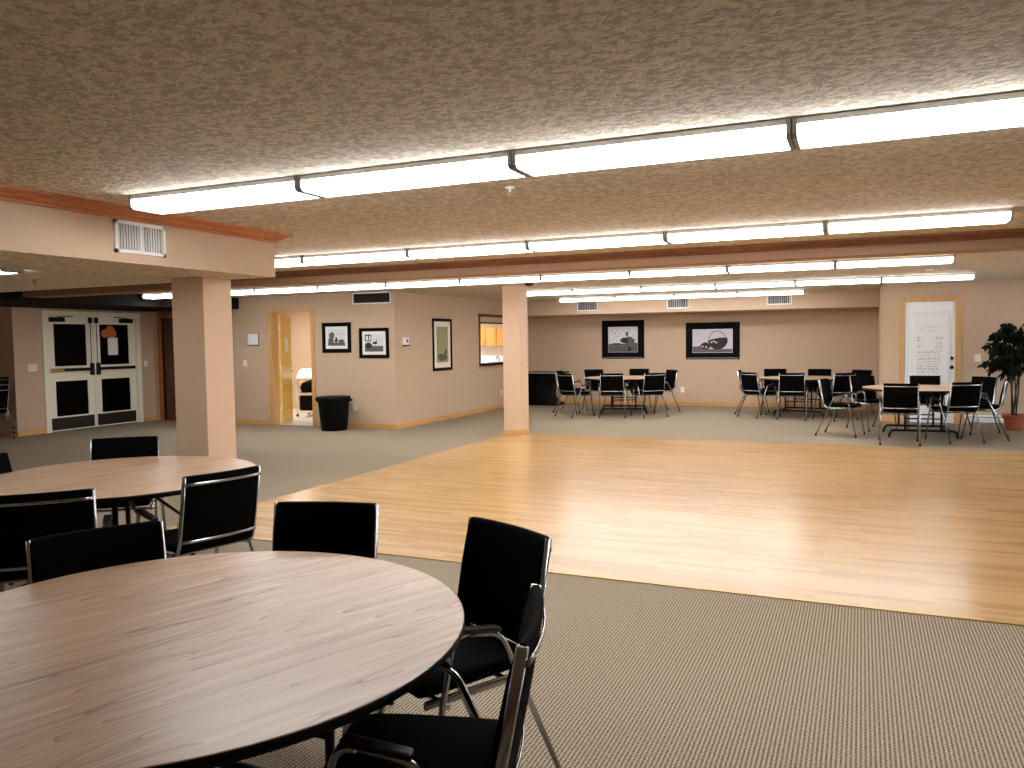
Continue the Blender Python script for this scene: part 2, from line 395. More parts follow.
for x0, n, y, nm in rows:
    for i in range(n):
        put_light(x0+LW*(i+.5), y, ZC, 'lit white fluorescent light, %s from the left in the %s' % (ORD[i], nm), 'fluorescent lights in the '+nm)
for y in ():
    for i in range(5):
        put_light(-3.925+LW*(i+.5), y, ZC, 'lit white wraparound light on the ceiling behind the near table', 'fluorescent lights behind the viewer')
put_light(-5.27-LW*.5, 3.62, SZ, 'lit white wraparound light under the low ceiling at the left edge', 'low ceiling lights').scale = (1, .6, .35)
for k in range(2):  # added unseen fixtures that brighten the left zone
    put_light(-9.6-LW*k, 3.62, SZ, 'added unseen fill light under the low ceiling beyond the left edge', 'low ceiling lights')
put_light(-11.2, 13.4, ZC, 'lit white ceiling light in the room behind the open yellow door', 'back room lights')
put_light(-9.0, 16.6, ZC, 'lit white ceiling light in the kitchen behind the wall hatch', 'back room lights')

# ------------------------------------------------------------------ chairs
def make_chair():
    t = thing('stacking_armchair', '', 'chair')
    W = .219
    # seat: loft along x
    def seat_ring(x, k):
        prof = [(-.215, .458), (-.222, .472), (-.21, .488), (-.10, .494), (.08, .498), (.18, .496), (.222, .486), (.240, .468), (.232, .452), (.18, .446), (-.05, .445), (-.19, .446)]
        cy, cz = .01, .470
        return [Vector((x, cy+(y-cy)*(1-.06*k), cz+(z-cz)*(1-.55*k))) for y, z in prof]
    m = MB(); m.loft([seat_ring(x, k) for x, k in ((-.212, 1), (-.205, .3), (-.19, 0), (-.06, -.1), (.06, -.1), (.19, 0), (.205, .3), (.212, 1))]); m.build('seat', 'fabric', t)
    # backrest, leaning back and curved
    def back_y(z): return -.205-(z-.47)*.19
    def curve(x): return -.026*(1-(x/.235)**2)
    def back_ring(x, k):
        prof = []
        for z, th in ((.485, .006), (.50, .020), (.60, .026), (.70, .026), (.80, .022), (.858, .014), (.866, .008)): prof.append((back_y(z)+th, z))
        for z, th in ((.866, -.006), (.858, -.011), (.70, -.013), (.50, -.012), (.485, -.005)): prof.append((back_y(z)+th, z))
        return [Vector((x, y+curve(x)-(0)+(0 if True else 0)*k, .68+(z-.68)*(1-.004*k))) for y, z in prof]
    xs = [-.213, -.210, -.18, -.13, -.065, 0, .065, .13, .18, .210, .213]
    m = MB(); m.loft([back_ring(x, 1 if abs(x) > .2 else 0) for x in xs]); b = m.build('backrest', 'fabric', t)
    # flat metal rails across the rear of the back
    for z in (.822, .515):
        m = MB(); m.tube([(x, back_y(z)+curve(x)-.019, z) for x in (-.219, -.17, -.12, -.06, 0, .06, .12, .17, .219)], .0085, .0045, 8, up=(0, 0, 1)); m.build('back_rail', 'chrome', t)
    for s in (-1, 1):
        x = s*W
        path = fillet([(x, back_y(.862)-.004, .862), (x, back_y(.43)-.004, .428), (x, .225, .434)], [.09], 7)
        m = MB(); m.tube(path, .0085, .015, 8, up=(1, 0, 0)); m.build('side_frame', 'chrome', t)
        xo = s*.249
        arc = fillet([(xo, .27, .018), (xo, .135, .640), (xo, -.045, .606), (xo, -.315, .018)], [.05, .05], 5)
        h = len(arc)//2
        for part, p in ((arc[:h], arc[0]), (arc[h-1:], arc[-1])):
            m = MB(); m.tube(part, .0105, .0105, 8); lg = m.build('leg', 'chrome', t)
            m = MB(); m.tube([(p.x, p.y, 0), (p.x, p.y-.002, .035)], .0145, .0145, 8); m.build('foot_cap', 'rubber', lg)
        m = MB()
        m.box(xo-.020, xo+.020, -.085, .080, -.009, .009, b=.008); m.v = [(vx, vy+.045, vz+.6365+vy*.189) for vx, vy, vz in m.v]; m.build('armrest', 'armpad', t)
    m = MB()
    for y in (.16, -.10):
        pz = .434
        m.tube([(-.249, y, pz-.012), (.249, y, pz-.012)], .009, .009, 8, up=(0, 0, 1))
    m.build('cross_bar', 'chrome', t)
    return t
chair0 = make_chair(); cu = [False]
def put_chair(x, y, face, label, group, z=0):
    o = chair0 if not cu[0] else copy_tree(chair0); cu[0] = True
    o.location = (x, y, z); o.rotation_euler = (0, 0, R(face-90)); o['label'] = label; o['group'] = group
    return o
g1 = 'black armchairs around the near table'
put_chair(-1.97, 2.44, -74, 'black armchair with plain square back tucked at the far side of the near wood table', g1)
put_chair(-1.29, 2.34, -117, 'tall black armchair right of the near table in front of the dance floor edge', g1)
put_chair(-1.015, 1.705, 198, 'closest black armchair seen side on at the right bottom of the near table', g1)
put_chair(-2.293, 1.895, 333.6, 'black armchair left behind the near table overlapping the chair back behind it', g1)
g2 = 'black armchairs around the table by the near column'
put_chair(-3.66, 2.64, 137, 'large black armchair at the left edge with its back to us before the second table', g2)
put_chair(-3.36, 3.28, 166, 'black armchair with two light back rails right of the table by the near column', g2)
put_chair(-4.71, 3.93, -49, 'black armchair facing us behind the second table left of the near column', g2)
put_chair(-4.65, 3.18, 15, 'black armchair cut by the left edge beyond the second table', g2)
g3 = 'black armchairs around the far left table'
put_chair(-4.50, 15.15, 106, 'black armchair at the front middle of the far left table, back to us', g3)
put_chair(-3.84, 15.43, 130, 'black armchair at the front right of the far left table, back turned half away', g3)
put_chair(-5.22, 15.02, 62, 'black armchair at the front left of the far left table near the column', g3)
put_chair(-5.62, 15.92, 0, 'black armchair at the left end of the far left table, mostly hidden', g3)
put_chair(-5.22, 16.55, -50, 'black armchair behind the far left table on its left, facing us', g3)
put_chair(-4.50, 16.95, -92, 'black armchair behind the far left table under the first framed photograph', g3)
put_chair(-3.86, 16.52, 222, 'black armchair at the right end of the far left table facing left', g3)
g4 = 'black armchairs around the far middle table'
put_chair(-1.78, 15.86, 50, 'black armchair at the left front of the far middle table facing right', g4)
put_chair(-1.98, 16.55, 0, 'black armchair at the left rear of the far middle table, partly hidden', g4)
put_chair(-1.17, 15.74, 90, 'black armchair in front of the far middle table with its back to us', g4)
put_chair(-1.62, 17.10, -85, 'black armchair behind the far middle table on its left, facing us', g4)
put_chair(-.78, 17.10, -90, 'black armchair behind the far middle table on its right, facing us', g4)
put_chair(-.45, 15.72, 130, 'black armchair at the right front of the far middle table turned half away', g4)
put_chair(-.16, 16.72, 232, 'black armchair at the right rear of the far middle table before the dark corner', g4)
g5 = 'black armchairs around the far right table'
put_chair(-.27, 13.27, -14, 'black armchair seen side on left of the far right table with bright leg loops', g5)
put_chair(.50, 12.53, 90, 'black armchair in front of the far right table, nearest the dance floor, back to us', g5)
put_chair(1.22, 13.00, 118, 'black armchair front right of the far right table turned half away from us', g5)
put_chair(.17, 14.22, -55, 'black armchair behind the far right table on its left', g5)
put_chair(.95, 14.36, -90, 'black armchair behind the far right table in front of the white door', g5)
put_chair(1.56, 14.20, 222, 'black armchair right of the white door beyond the far right table', g5)
put_chair(1.65, 13.50, 173, 'black armchair in profile at the right of the far right table beside the potted plant', g5)
for k in range(3):
    put_chair(-13.22, 8.5, 180, ['lowest', 'middle', 'topmost'][k]+' black armchair of the stack at the left edge by the double doors', 'stacked black armchairs', z=.085*k)

# ------------------------------------------------------------------ round tables
def make_table(r):
    t = thing('round_table', '', 'table')
    n = 72
    m = MB(); m.lathe([(r-.008, -.016+.74), (r-.001, .7387), (r-.004, .7402)], n=n, smooth=False); m.build('tabletop', 'laminate', t)
    m = MB(); e = .002
    prof = [(r-.008, .719), (r+e*.2, .719), (r+e, .723), (r+e, .735), (r+e*.3, .7385), (r-.004, .7388)]
    m.lathe(prof, n=n)
    m2 = MB(); m2.v = m.v; m2.f = m.f[:-2]; m2.mi = m.mi[:-2]; m2.sm = m.sm[:-2]
    m2.build('edge_band', 'black_edge', t)
    m = MB(); m.lathe([(r-.10, .700), (r-.09, .706), (r-.008, .710), (r-.008, .720)], n=n); m.build('underside', 'black_metal', t)
    for s in (-1, 1):
        y = s*.34
        f = MB()
        for x in (-.24, .24):
            f.tube([(x, y, .70), (x, y, .12)], .016, .016, 10)
        f.tube([(-.30, y, .665), (.30, y, .665)], .014, .014, 8, up=(0, 0, 1))
        f.tube([(-.24, y, .30), (.24, y, .30)], .011, .011, 8, up=(0, 0, 1))
        lf = f.build('leg_frame', 'black_metal', t)
        g = MB()
        g.tube(fillet([(-.46, y, .018), (-.43, y, .125), (.43, y, .125), (.46, y, .018)], [.07, .07], 5), .018, .018, 10, up=(0, 1, 0))
        g.build('foot', 'black_metal', t)
        b = MB()
        for x in (-.17, .17):
            b.tube([(x, y, .42), (x*.3, s*.05, .69)], .016, .008, 8, up=(1, 0, 0))
        b.build('brace', 'black_metal', t)
    b = MB(); b.box(-.10, .10, -.40, .40, .68, .70); b.build('mounting_rail', 'black_metal', t)
    return t
tab = make_table(.798)
tab['label'] = 'large round walnut laminate table with black edge filling the lower left corner'; tab['group'] = 'round folding tables'
tab.location = (-1.757, 1.655, 0); tab.rotation_euler = (0, 0, 0)
for x, y, rz, lab in ((-4.175, 3.49, 10, 'round walnut laminate table beside the near column'), (-4.47, 15.9, 15, 'round table at the far left under the first framed photograph'),
                      (-1.03, 16.3, -10, 'round table in the middle of the far wall between two groups'), (.81, 13.45, 5, 'round table at the far right in front of the white door')):
    o = copy_tree(tab); o.location = (x, y, 0); o.rotation_euler = (0, 0, R(rz)); o['label'] = lab

# ------------------------------------------------------------------ double exit doors on the far left wall (X = -13.15)
X0 = -13.15
d = empty('door_1'); d['kind'] = 'structure'
m = MB(); m.box(X0-.15, X0+.02, 9.50, 9.60, 0, 2.16); m.box(X0-.15, X0+.02, 11.47, 11.57, 0, 2.16); m.box(X0-.15, X0+.02, 9.60, 11.47, 2.075, 2.16)
m.build('door_frame', 'offwhite', d)
def exit_leaf(y0, y1, hinge_low):
    lf = MB(); x0, x1 = X0-.075, X0-.03
    w = y1-y0; st = .14
    g0, g1 = y0+st, y1-st
    lf.box(x0, x1, y0, g0, .01, 2.07); lf.box(x0, x1, g1, y1, .01, 2.07)
    for z0, z1 in ((.01, .27), (.90, 1.17), (1.93, 2.07)): lf.box(x0, x1, g0, g1, z0, z1)
    L = lf.build('leaf', 'offwhite', d)
    for z0, z1 in ((.27, .90), (1.17, 1.93)):
        p = MB(); p.box(x0+.015, x1-.012, g0, g1, z0, z1); p.build('pane', 'black_glass', L)
    k = MB(); k.box(x1, x1+.004, y0+.03, y1-.03, .03, .245); k.build('kick_plate', 'brown_plate', L)
    k = MB(); cy = y0+.20 if hinge_low else y1-.20
    k.box(x1, x1+.06, cy-.15, cy+.13, 1.965, 2.045, b=.006)
    k.tube([(x1+.045, cy, 2.05), (x1+.10, cy+(.16 if hinge_low else -.16), 2.062), (x1+.05, cy+(.30 if hinge_low else -.30), 2.066)], .008, .008, 6, up=(0, 0, 1)); k.build('door_closer', 'black_metal', L)
    ye = y1-.06 if hinge_low else y0+.06
    yo = y0+.05 if hinge_low else y1-.05
    k = MB(); k.box(x1, x1+.045, ye-.03, ye+.03, 1.955, 2.06, b=.006); k.build('latch_box', 'black_metal', L)
    k = MB(); k.tube([(x1+.02, ye, 1.965), (x1+.02, ye, 1.05)], .007, .007, 8, up=(0, 1, 0)); k.build('latch_rod', 'chrome', L)
    k = MB(); k.box(x1, x1+.07, ye-.026, ye+.026, .985, 1.21, b=.01); k.build('latch_case', 'black_metal', L)
    k = MB(); k.box(x1+.03, x1+.07, min(ye, yo), max(ye, yo), 1.075, 1.13, b=.012); k.build('push_bar', 'black_metal' if not hinge_low else 'black_metal', L)
    if hinge_low:
        k = MB(); k.box(x1+.03, x1+.075, yo-.02, yo+.22, 1.078, 1.127, b=.008); k.build('push_bar_end', 'brass', L)
    return L
l1 = exit_leaf(9.605, 10.53, True)
l2 = exit_leaf(10.54, 11.465, False)
n = MB(); n.box(X0-.041, X0-.037, 10.86, 11.08, 1.35, 1.68); n = tag(n.build('notice', 'paper'), 'white paper notice taped on the right exit door glass', 'notice')
m = MB()
for cy, cz, rr in ((10.92, 1.80, .11), (10.80, 1.76, .08), (10.98, 1.76, .08)):
    m.prism([(cy+rr*math.cos(a*PI/8), cz+rr*math.sin(a*PI/8)) for a in range(16)], X0-.041-.0012*rr, X0-.036-.02*rr, 'x')
tag(m.build('decoration', 'orange'), 'orange paper cut-out stuck on the right exit door glass above the notice', 'decoration')

# ------------------------------------------------------------------ dark wood door at the far left corner (mostly hidden by the column)
d = empty('door_2'); d['kind'] = 'structure'
m = MB(); m.box(-13.02, -12.92, WB-.02, WB+.12, 0, 2.18); m.box(-12.05, -11.95, WB-.02, WB+.12, 0, 2.18); m.box(-12.92, -12.05, WB-.02, WB+.12, 2.08, 2.18)
m.build('door_frame', 'crown', d)
m = MB(); m.box(-12.91, -12.06, WB+.03, WB+.075, .01, 2.075); lf = m.build('leaf', 'dark_door', d)
m = MB(); m.lathe([(.02, 0), (.03, .02), (.03, .045), (.015, .06)], n=16)
h = m.build('door_handle', 'brass', lf); h.location = (-12.13, WB+.03, 1.0); h.rotation_euler = (R(90), 0, 0)

# ------------------------------------------------------------------ open yellow door to the laundry room
d = empty('door_3'); d['kind'] = 'structure'
m = MB(); m.box(-10.215, -10.12, WB-.018, WB, 0, 2.185); m.box(-9.215, -9.15, WB-.018, WB, 0, 2.185); m.box(-10.12, -9.215, WB-.018, WB, 2.115, 2.185)
m.box(-10.12, -10.10, WB, WB+.14, 0, 2.115); m.box(-9.24, -9.22, WB, WB+.14, 0, 2.115); m.box(-10.10, -9.24, WB, WB+.14, 2.10, 2.115)
m.build('door_frame', 'oak', d)
hx, hy, ex, ey = -10.085, WB+.17, -10.47, 12.86
dv = Vector((ex-hx, ey-hy, 0)).normalized(); nv = Vector((-dv.y, dv.x, 0)); Lf = .80
c = Vector((hx, hy, 1.035))+dv*Lf/2
m = MB(); m.obox(c, (Lf/2, .02, 1.025), dv, nv, (0, 0, 1)); lf = m.build('leaf', 'yellow_door', d)
side = -nv if nv.x < 0 else nv      # side facing the hall
m = MB(); m.obox(Vector((hx, hy, 1.50))+dv*.42+side*.022, (.11, .002, .13), dv, side, (0, 0, 1)); m.build('sign_plate', 'paper', lf)
m = MB(); p = Vector((hx, hy, .98))+dv*(Lf-.07)
m.tube([p+side*.02, p+side*.07, p+side*.07-dv*.11], .009, .009, 8, up=(0, 0, 1)); m.obox(p+side*.023, (.03, .004, .03), dv, side, (0, 0, 1)); m.build('door_handle', 'chrome', lf)
m = MB()
for z in (.3, 1.05, 1.82): m.tube([(hx+.012, hy-.02, z-.05), (hx+.012, hy-.02, z+.05)], .012, .012, 8)
m.build('hinge', 'white', d)

# laundry cart in the room
ct = thing('laundry_cart', 'white tube framed cart with black bins seen through the open yellow door', 'cart', (-10.43, 13.62, 0), R(12))
m = MB()
for x in (-.33, .33):
    m.tube(fillet([(x, -.27, .07), (x, -.27, .80), (x, -.10, .97), (x, .25, .97), (x, .25, .07)], [.07, .1, .06], 4), .022, .022, 8)
for y, z in ((-.27, .10), (-.27, .47), (.25, .10), (.25, .47), (-.10, .96), (.25, .97), (-.255, .80)):
    m.tube([(-.33, y, z), (.33, y, z)], .02, .02, 8, up=(0, 0, 1))
m.build('frame', 'white', ct)
for z0, z1 in ((.13, .44),):
    m = MB(); m.box(-.30, .30, -.24, .22, z0, z1, b=.02); m.build('bin', 'bin', ct)
m = MB(); m.loft([[Vector((x*s, y*s, z)) for x, y in ((-.28, -.2), (.28, -.2), (.28, .2), (-.28, .2))] for z, s in ((.50, .95), (.62, 1.05), (.70, .9), (.76, .5))]); m.build('bag', 'bin', ct)
m = MB(); m.obox((0, -.18, .875), (.30, .11, .008), (1, 0, 0), Vector((0, .73, .68)), Vector((0, -.68, .73))); m.build('top_tray', 'white', ct)
for x in (-.33, .33):
    for y in (-.27, .25):
        m = MB(); m.prism([(y+.035*math.cos(a*PI/6), .039+.035*math.sin(a*PI/6)) for a in range(12)], x-.012, x+.012, 'x'); m.build('wheel', 'rubber', ct)

# ------------------------------------------------------------------ white door on the right
d = empty('door_4'); d['kind'] = 'structure'
m = MB(); m.box(.60, .68, 15.482, 15.5, 0, 2.20); m.box(1.47, 1.55, 15.482, 15.5, 0, 2.20); m.box(.68, 1.47, 15.482, 15.5, 2.115, 2.20)
m.box(.66, .69, 15.5, 15.62, 0, 2.12); m.box(1.46, 1.49, 15.5, 15.62, 0, 2.12); m.box(.69, 1.46, 15.5, 15.62, 2.10, 2.13)
m.build('door_frame', 'oak', d)
m = MB(); m.box(.69, 1.46, 15.525, 15.565, .01, 2.10); lf = m.build('leaf', 'white_door', d)
m = MB()
for q in ((.78, 1.39, 1.925, 1.955), (.78, 1.39, .60, .63)): m.box(q[0], q[1], 15.512, 15.525, q[2], q[3], b=.004)
for q in ((.775, .80), (1.37, 1.395)): m.box(q[0], q[1], 15.515, 15.525, .60, 1.955, b=.004)
m.build('panel_moulding', 'white_door', lf)
m = MB(); m.box(.80, 1.37, 15.517, 15.5235, .63, 1.925); m.build('window_blind', 'white', lf)
for z, rr in ((1.13, .028), (.97, .034)):
    m = MB(); m.lathe([(rr, 0), (rr, .012), (rr*.5, .02), (rr*.55, .035), (rr*.9, .05), (rr*.6, .065)], n=16)
    k = m.build('knob' if z < 1 else 'deadbolt', 'black_metal', lf); k.location = (1.415, 15.525, z); k.rotation_euler = (R(90), 0, 0)
# large hand written poster on the white door
pt = thing('poster', 'large white sheet with rows of small writing on the white door', 'poster', (1.075, 15.512, 1.27))
m = MB(); m.box(-.275, .275, 0, .002, -.56, .60); m.build('sheet', 'paper', pt)
m = MB(); rnd = random.Random(3)
def scribble(x0, x1, z):
    x = x0
    while x < x1:
        wl = rnd.uniform(.012, .05); x2 = min(x1, x+wl)
        k = max(2, int((x2-x)/.007)); pts = [(x+(x2-x)*i/k, -.0012, z+rnd.uniform(-.0045, .0045)) for i in range(k+1)]
        for a, b_ in zip(pts, pts[1:]):
            m.box(a[0], b_[0], -.0012, 0, min(a[2], b_[2])-.0016, max(a[2], b_[2])+.0016)
        x = x2+rnd.uniform(.008, .025)
scribble(-.10, .06, .40); scribble(.10, .16, .41); scribble(-.02, .10, .33); scribble(-.15, -.10, .345)
for z in (.22, .19, .16, .10, .06): scribble(-.19, -.19+rnd.uniform(.06, .12), z)
for z in (.215, .19, .12, .10, .06, .03): scribble(.07+rnd.uniform(0, .06), .20, z)
z = -.02
while z > -.46:
    scribble(-.20+rnd.uniform(0, .03), .20-rnd.uniform(0, .06), z); z -= rnd.choice((.026, .034, .045))
m.build('writing', 'ink', pt)

# ------------------------------------------------------------------ kitchen hatch on wall C and the kitchen beyond
hw = empty('window_2'); hw['kind'] = 'structure'
m = MB(); y0, y1, z0, z1 = 15.25, 17.0, 1.03, 2.07
m.box(WC-.13, WC+.02, y0-.03, y0+.02, z0-.03, z1+.03); m.box(WC-.13, WC+.02, y1-.02, y1+.03, z0-.03, z1+.03)
m.box(WC-.13, WC+.02, y0+.02, y1-.02, z1-.02, z1+.03); m.build('window_frame', 'dark_door', hw)
m = MB(); m.box(WC-.2, WC+.10, y0-.02, y1+.02, z0-.035, z0+.01, b=.006); m.build('window_sill', 'black_edge', hw)
m = MB()
for k in range(4): m.box(WC-.09, WC-.07, y0+.02, y1-.02, 1.93+k*.03, 1.956+k*.03)
m.build('roller_shutter', 'wall', hw)
m = MB(); m.box(WC-.10, WC-.06, y0+.02, y1-.02, 1.90, 1.93); m.build('shutter_bar', 'black_metal', hw)
# wall cabinets, each a thing
for i in (3, 4):
    x0 = -10.6+.60*i
    cb = thing('wall_cabinet', ['honey oak wall cabinet farthest left in the kitchen, hidden', 'honey oak wall cabinet left of the two seen through the hatch, hidden part',
        'honey oak wall cabinet seen at the left edge of the hatch', 'honey oak wall cabinet at the left of the kitchen hatch view', 'honey oak wall cabinet nearest the column in the hatch view'][i], 'cabinet', (x0+.30, 17.92, 1.39), 0, 'kitchen wall cabinets')
    m = MB(); m.box(-.298, .298, -.15, .17, 0, .46); m.build('body', 'cabinet', cb)
    for s in (-1, 1):
        m = MB(); m.box(s*.008, s*.29, -.17, -.15, .01, .45, b=.004); m.box(s*.05, s*.25, -.176, -.17, .06, .40, b=.003); dd = m.build('door', 'cabinet', cb)
        m = MB(); m.tube([(s*.03, -.185, .06), (s*.03, -.185, .14)], .006, .006, 6); m.build('handle', 'brass', dd)
bc = thing('kitchen_counter', 'white kitchen counter with pale backsplash behind the wall hatch', 'counter', (-9.1, 17.8, 0))
m = MB(); m.box(-1.6, 1.5, -.27, .285, 0, .87); m.build('body', 'white', bc)
m = MB(); m.box(-1.62, 1.52, -.32, .285, .87, .91, b=.006); m.build('worktop', 'white', bc)
m = MB(); m.box(-1.62, 1.52, .270, .29, .91, 1.385); m.build('backsplash', 'white', bc)
fa = thing('faucet', 'dark gooseneck kitchen faucet seen through the hatch by the column', 'faucet', (-8.18, 17.85, .91))
m = MB(); m.lathe([(.03, 0), (.03, .03), (.014, .04)], n=12); m.build('base', 'black_metal', fa)
m = MB(); m.tube(fillet([(0, 0, .03), (0, 0, .22), (0, -.14, .22), (0, -.14, .15)], [.06, .05], 4), .011, .011, 8); m.build('spout', 'black_metal', fa)
m = MB(); m.tube([(.03, 0, .02), (.08, 0, .06)], .008, .008, 6); m.build('handle', 'black_metal', fa)

# ------------------------------------------------------------------ framed pictures
def picture(name, label, cx, cy, cz, w, h, fr, mat_w, matm, facing, paint, group='framed pictures', bead=False):
    """facing: '-y' or '+x'. local x = right when looking at it, local y = into wall, z up"""
    rz = 0 if facing == '-y' else R(90)
    t = thing(name, label, 'picture', (cx, cy, cz), rz, group)
    m = MB(); a, b = w/2, h/2
    prof = [(0, 0), (0, -.020), (.008, -.026), (fr*.6, -.024), (fr, -.014), (fr, 0)]
    rings = []
    for sx, sz in ((-1, -1), (1, -1), (1, 1), (-1, 1), (-1, -1)): rings.append([Vector((sx*(a-o), y, sz*(b-o))) for o, y in prof])
    m.loft(rings, smooth=False, caps=False); m.build('frame', 'frame_black', t)
    ia, ib = a-fr, b-fr
    m = MB(); m.box(-ia-.002, ia+.002, -.008, 0, -ib-.002, ib+.002); m.build('mat', matm, t)
    m = MB(); pa, pb = ia-mat_w, ib-mat_w
    m.box(-pa, pa, -.0095, -.008, -pb, pb); mats = paint(m, pa, pb); m.build('print', mats, t)
    if bead:
        m = MB(); m.box(-a+.03, a-.03, -.0285, -.024, -b+.022, -b+.032); m.box(-ia, ia, -.018, -.012, -ib-.006, -ib+.004); m.build('bead', 'silver_bead', t)
    return t
def blob(m, mi, cx, cz, rx, rz, y=-.0100, n=14, jit=.18, seed=0, a0=0, a1=2*PI):
    r_ = random.Random(seed); m.cur = mi
    poly = [(cx+rx*math.cos(a0+(a1-a0)*k/n)*(1+r_.uniform(-jit, jit)), cz+rz*math.sin(a0+(a1-a0)*k/n)*(1+r_.uniform(-jit, jit))) for k in range(n)]
    m.prism(poly, y-.0004*mi-.0003*(seed % 5), -.0094, 'y'); m.cur = 0
def paint_p1(m, a, b):
    blob(m, 1, -.55*a, .25*b, .32*a, .45*b, seed=1); blob(m, 1, -.65*a, -.35*b, .3*a, .5*b, seed=2); blob(m, 2, -.05*a, -.30*b, .2*a, .32*b, seed=3)
    blob(m, 1, .55*a, -.45*b, .38*a, .22*b, seed=4); m.cur = 1; m.box(-a, a, -.0104, -.0095, -b, -.62*b); m.cur = 0
    blob(m, 0, -.22*a, -.15*b, .1*a, .25*b, y=-.0125, seed=5)
    return ['light_photo', 'grey_photo', 'dark_photo']
def paint_p2(m, a, b):
    m.cur = 2; m.box(-a, -.3*a, -.0102, -.0095, .2*b, b); m.cur = 0; m.box(-.9*a, -.62*a, -.0106, -.0102, .3*b, .85*b); m.box(-.52*a, -.36*a, -.0106, -.0102, .3*b, .85*b)
    m.cur = 1; m.box(-a, a, -.0101, -.0095, -b, -.35*b); m.cur = 0
    blob(m, 2, -.6*a, -.3*b, .38*a, .35*b, seed=6); blob(m, 2, .1*a, .0*b, .28*a, .16*b, seed=7); blob(m, 2, .25*a, .18*b, .08*a, .14*b, seed=8)
    return ['light_photo', 'grey_photo', 'dark_photo']
def paint_p3(m, a, b):
    blob(m, 1, 0, -.72*b, .85*a, .18*b, seed=9); blob(m, 2, -.15*a, -.62*b, .5*a, .1*b, seed=10); blob(m, 2, .55*a, -.45*b, .14*a, .2*b, seed=11)
    return ['green_photo', 'grey_photo', 'dark_photo']
def paint_p4(m, a, b):
    m.cur = 1; m.box(-a, a, -.0101, -.0095, -b, -.35*b); m.cur = 0
    blob(m, 1, .45*a, -.15*b, .38*a, .35*b, seed=12); blob(m, 1, .28*a, .45*b, .1*a, .2*b, seed=13); blob(m, 2, .12*a, -.08*b, .3*a, .22*b, seed=14)
    blob(m, 2, .45*a, -.78*b, .12*a, .2*b, seed=15); m.cur = 2; m.box(-.7*a, -.15*a, -.0106, -.0095, -.4*b, -.3*b); m.box(.7*a, a, -.0106, -.0095, -.38*b, -.3*b); m.cur = 0
    for k in range(9): blob(m, 2, (-.75+.35*(k % 4)+.05*k)*a, (.75-.24*(k//3))*b, .035*a, .03*b, seed=20+k)
    return ['light_photo', 'grey_photo', 'dark_photo']
def paint_p5(m, a, b):
    m.cur = 1; m.box(-a, a, -.0101, -.0095, -b, -.72*b); m.cur = 0
    blob(m, 1, -.7*a, -.62*b, .35*a, .16*b, seed=30, jit=.05); blob(m, 2, -.35*a, -.45*b, .28*a, .3*b, seed=31)
    poly = [(.27*a+.5*a*math.cos(t), .08*b+.85*b*math.sin(t)*(1 if math.sin(t) < 0 else .0)) for t in [PI+PI*k/16 for k in range(17)]]
    poly += [(.27*a+.5*a*math.cos(t), .08*b+.16*b*math.sin(t)+.12*b*math.cos(t)) for t in [PI*k/10 for k in range(1, 10)]]
    m.cur = 2; m.prism(poly, -.0112, -.0095, 'y')
    m.tube([(.24*a+.42*a*math.cos(t), -.0108, .08*b+.78*b*math.sin(t)) for t in [PI*k/18 for k in range(19)]], .0008, .007, 6, up=(0, 1, 0))
    m.cur = 0
    for k, (px, pz) in enumerate(((-.05, -.12), (.08, -.05), (.2, -.15), (-.5, -.5), (-.32, -.55))): blob(m, 3, px*a, pz*b, .06*a, .08*b, y=-.0125, seed=40+k, jit=.05)
    return ['lilac_photo', 'grey_photo', 'red_photo', 'pink_photo']
picture('framed_photo', 'square black framed monochrome photo with white mat nearer the open door', -8.66, WB, 1.62, .62, .54, .07, .055, 'mat_white', '-y', paint_p1)
picture('framed_photo', 'square black framed monochrome photo with white mat nearer the wall corner', -7.865, WB, 1.515, .61, .53, .06, .055, 'mat_white', '-y', paint_p2)
picture('framed_print', 'tall narrow black framed olive print in cream mat on the side wall', WC, 13.60, 1.465, .76, 1.0, .055, .10, 'cream_mat', '+x', paint_p3)
picture('framed_photo', 'wide black framed monochrome photo on the back wall above the far left table', -5.105, YB, 1.515, 1.01, .89, .15, .006, 'mat_white', '-y', paint_p4, bead=True)
picture('framed_photo', 'wide black framed basket photo on the back wall left of the far middle table', -3.05, YB, 1.46, 1.18, .82, .15, .006, 'mat_white', '-y', paint_p5, bead=True)
# small white-framed notice
t = thing('framed_notice', 'small white framed notice on the wall left of the open yellow door', 'notice', (-10.575, WB, 1.615))
m = MB(); a, b = .145, .125
for q in ((-a, a, b-.018, b), (-a, a, -b, -b+.018), (-a, -a+.018, -b, b), (a-.018, a, -b, b)): m.box(q[0], q[1], -.016, 0, q[2], q[3])
m.build('frame', 'silver_bead', t); m = MB(); m.box(-a+.018, a-.018, -.008, 0, -b+.018, b-.018); m.build('sheet', 'paper', t)

# ------------------------------------------------------------------ switches, outlets, thermostat
def plate(name, label, cat, loc, rz, kind_):
    t = thing(name, label, cat, loc, rz, 'wall plates')
    m = MB(); w = .045 if kind_ != 'wide' else .085
    m.box(-w, w, -.008, 0, -.062, .062, b=.003); m.build('cover_plate', 'plate', t)
    m = MB()
    if kind_ == 'outlet':
        for z in (.025, -.025): m.box(-.017, .017, -.011, -.008, z-.016, z+.016, b=.001)
        m.build('socket', 'white', t)
    else:
        for x in ((-.04, .04) if kind_ == 'wide' else (0,)): m.box(x-.012, x+.012, -.014, -.008, -.025, .025, b=.002)
        m.build('rocker', 'white', t)
plate('light_switch', 'double ivory switch plate on the wall left of the white exit doors', 'switch', (X0, 9.30, 1.16), R(90), 'wide')
plate('light_switch', 'single ivory switch plate on the wall right of the white exit doors', 'switch', (X0, 11.68, 1.16), R(90), 'single')
plate('light_switch', 'single switch plate below the small framed notice', 'switch', (-10.79, WB, 1.16), 0, 'single')
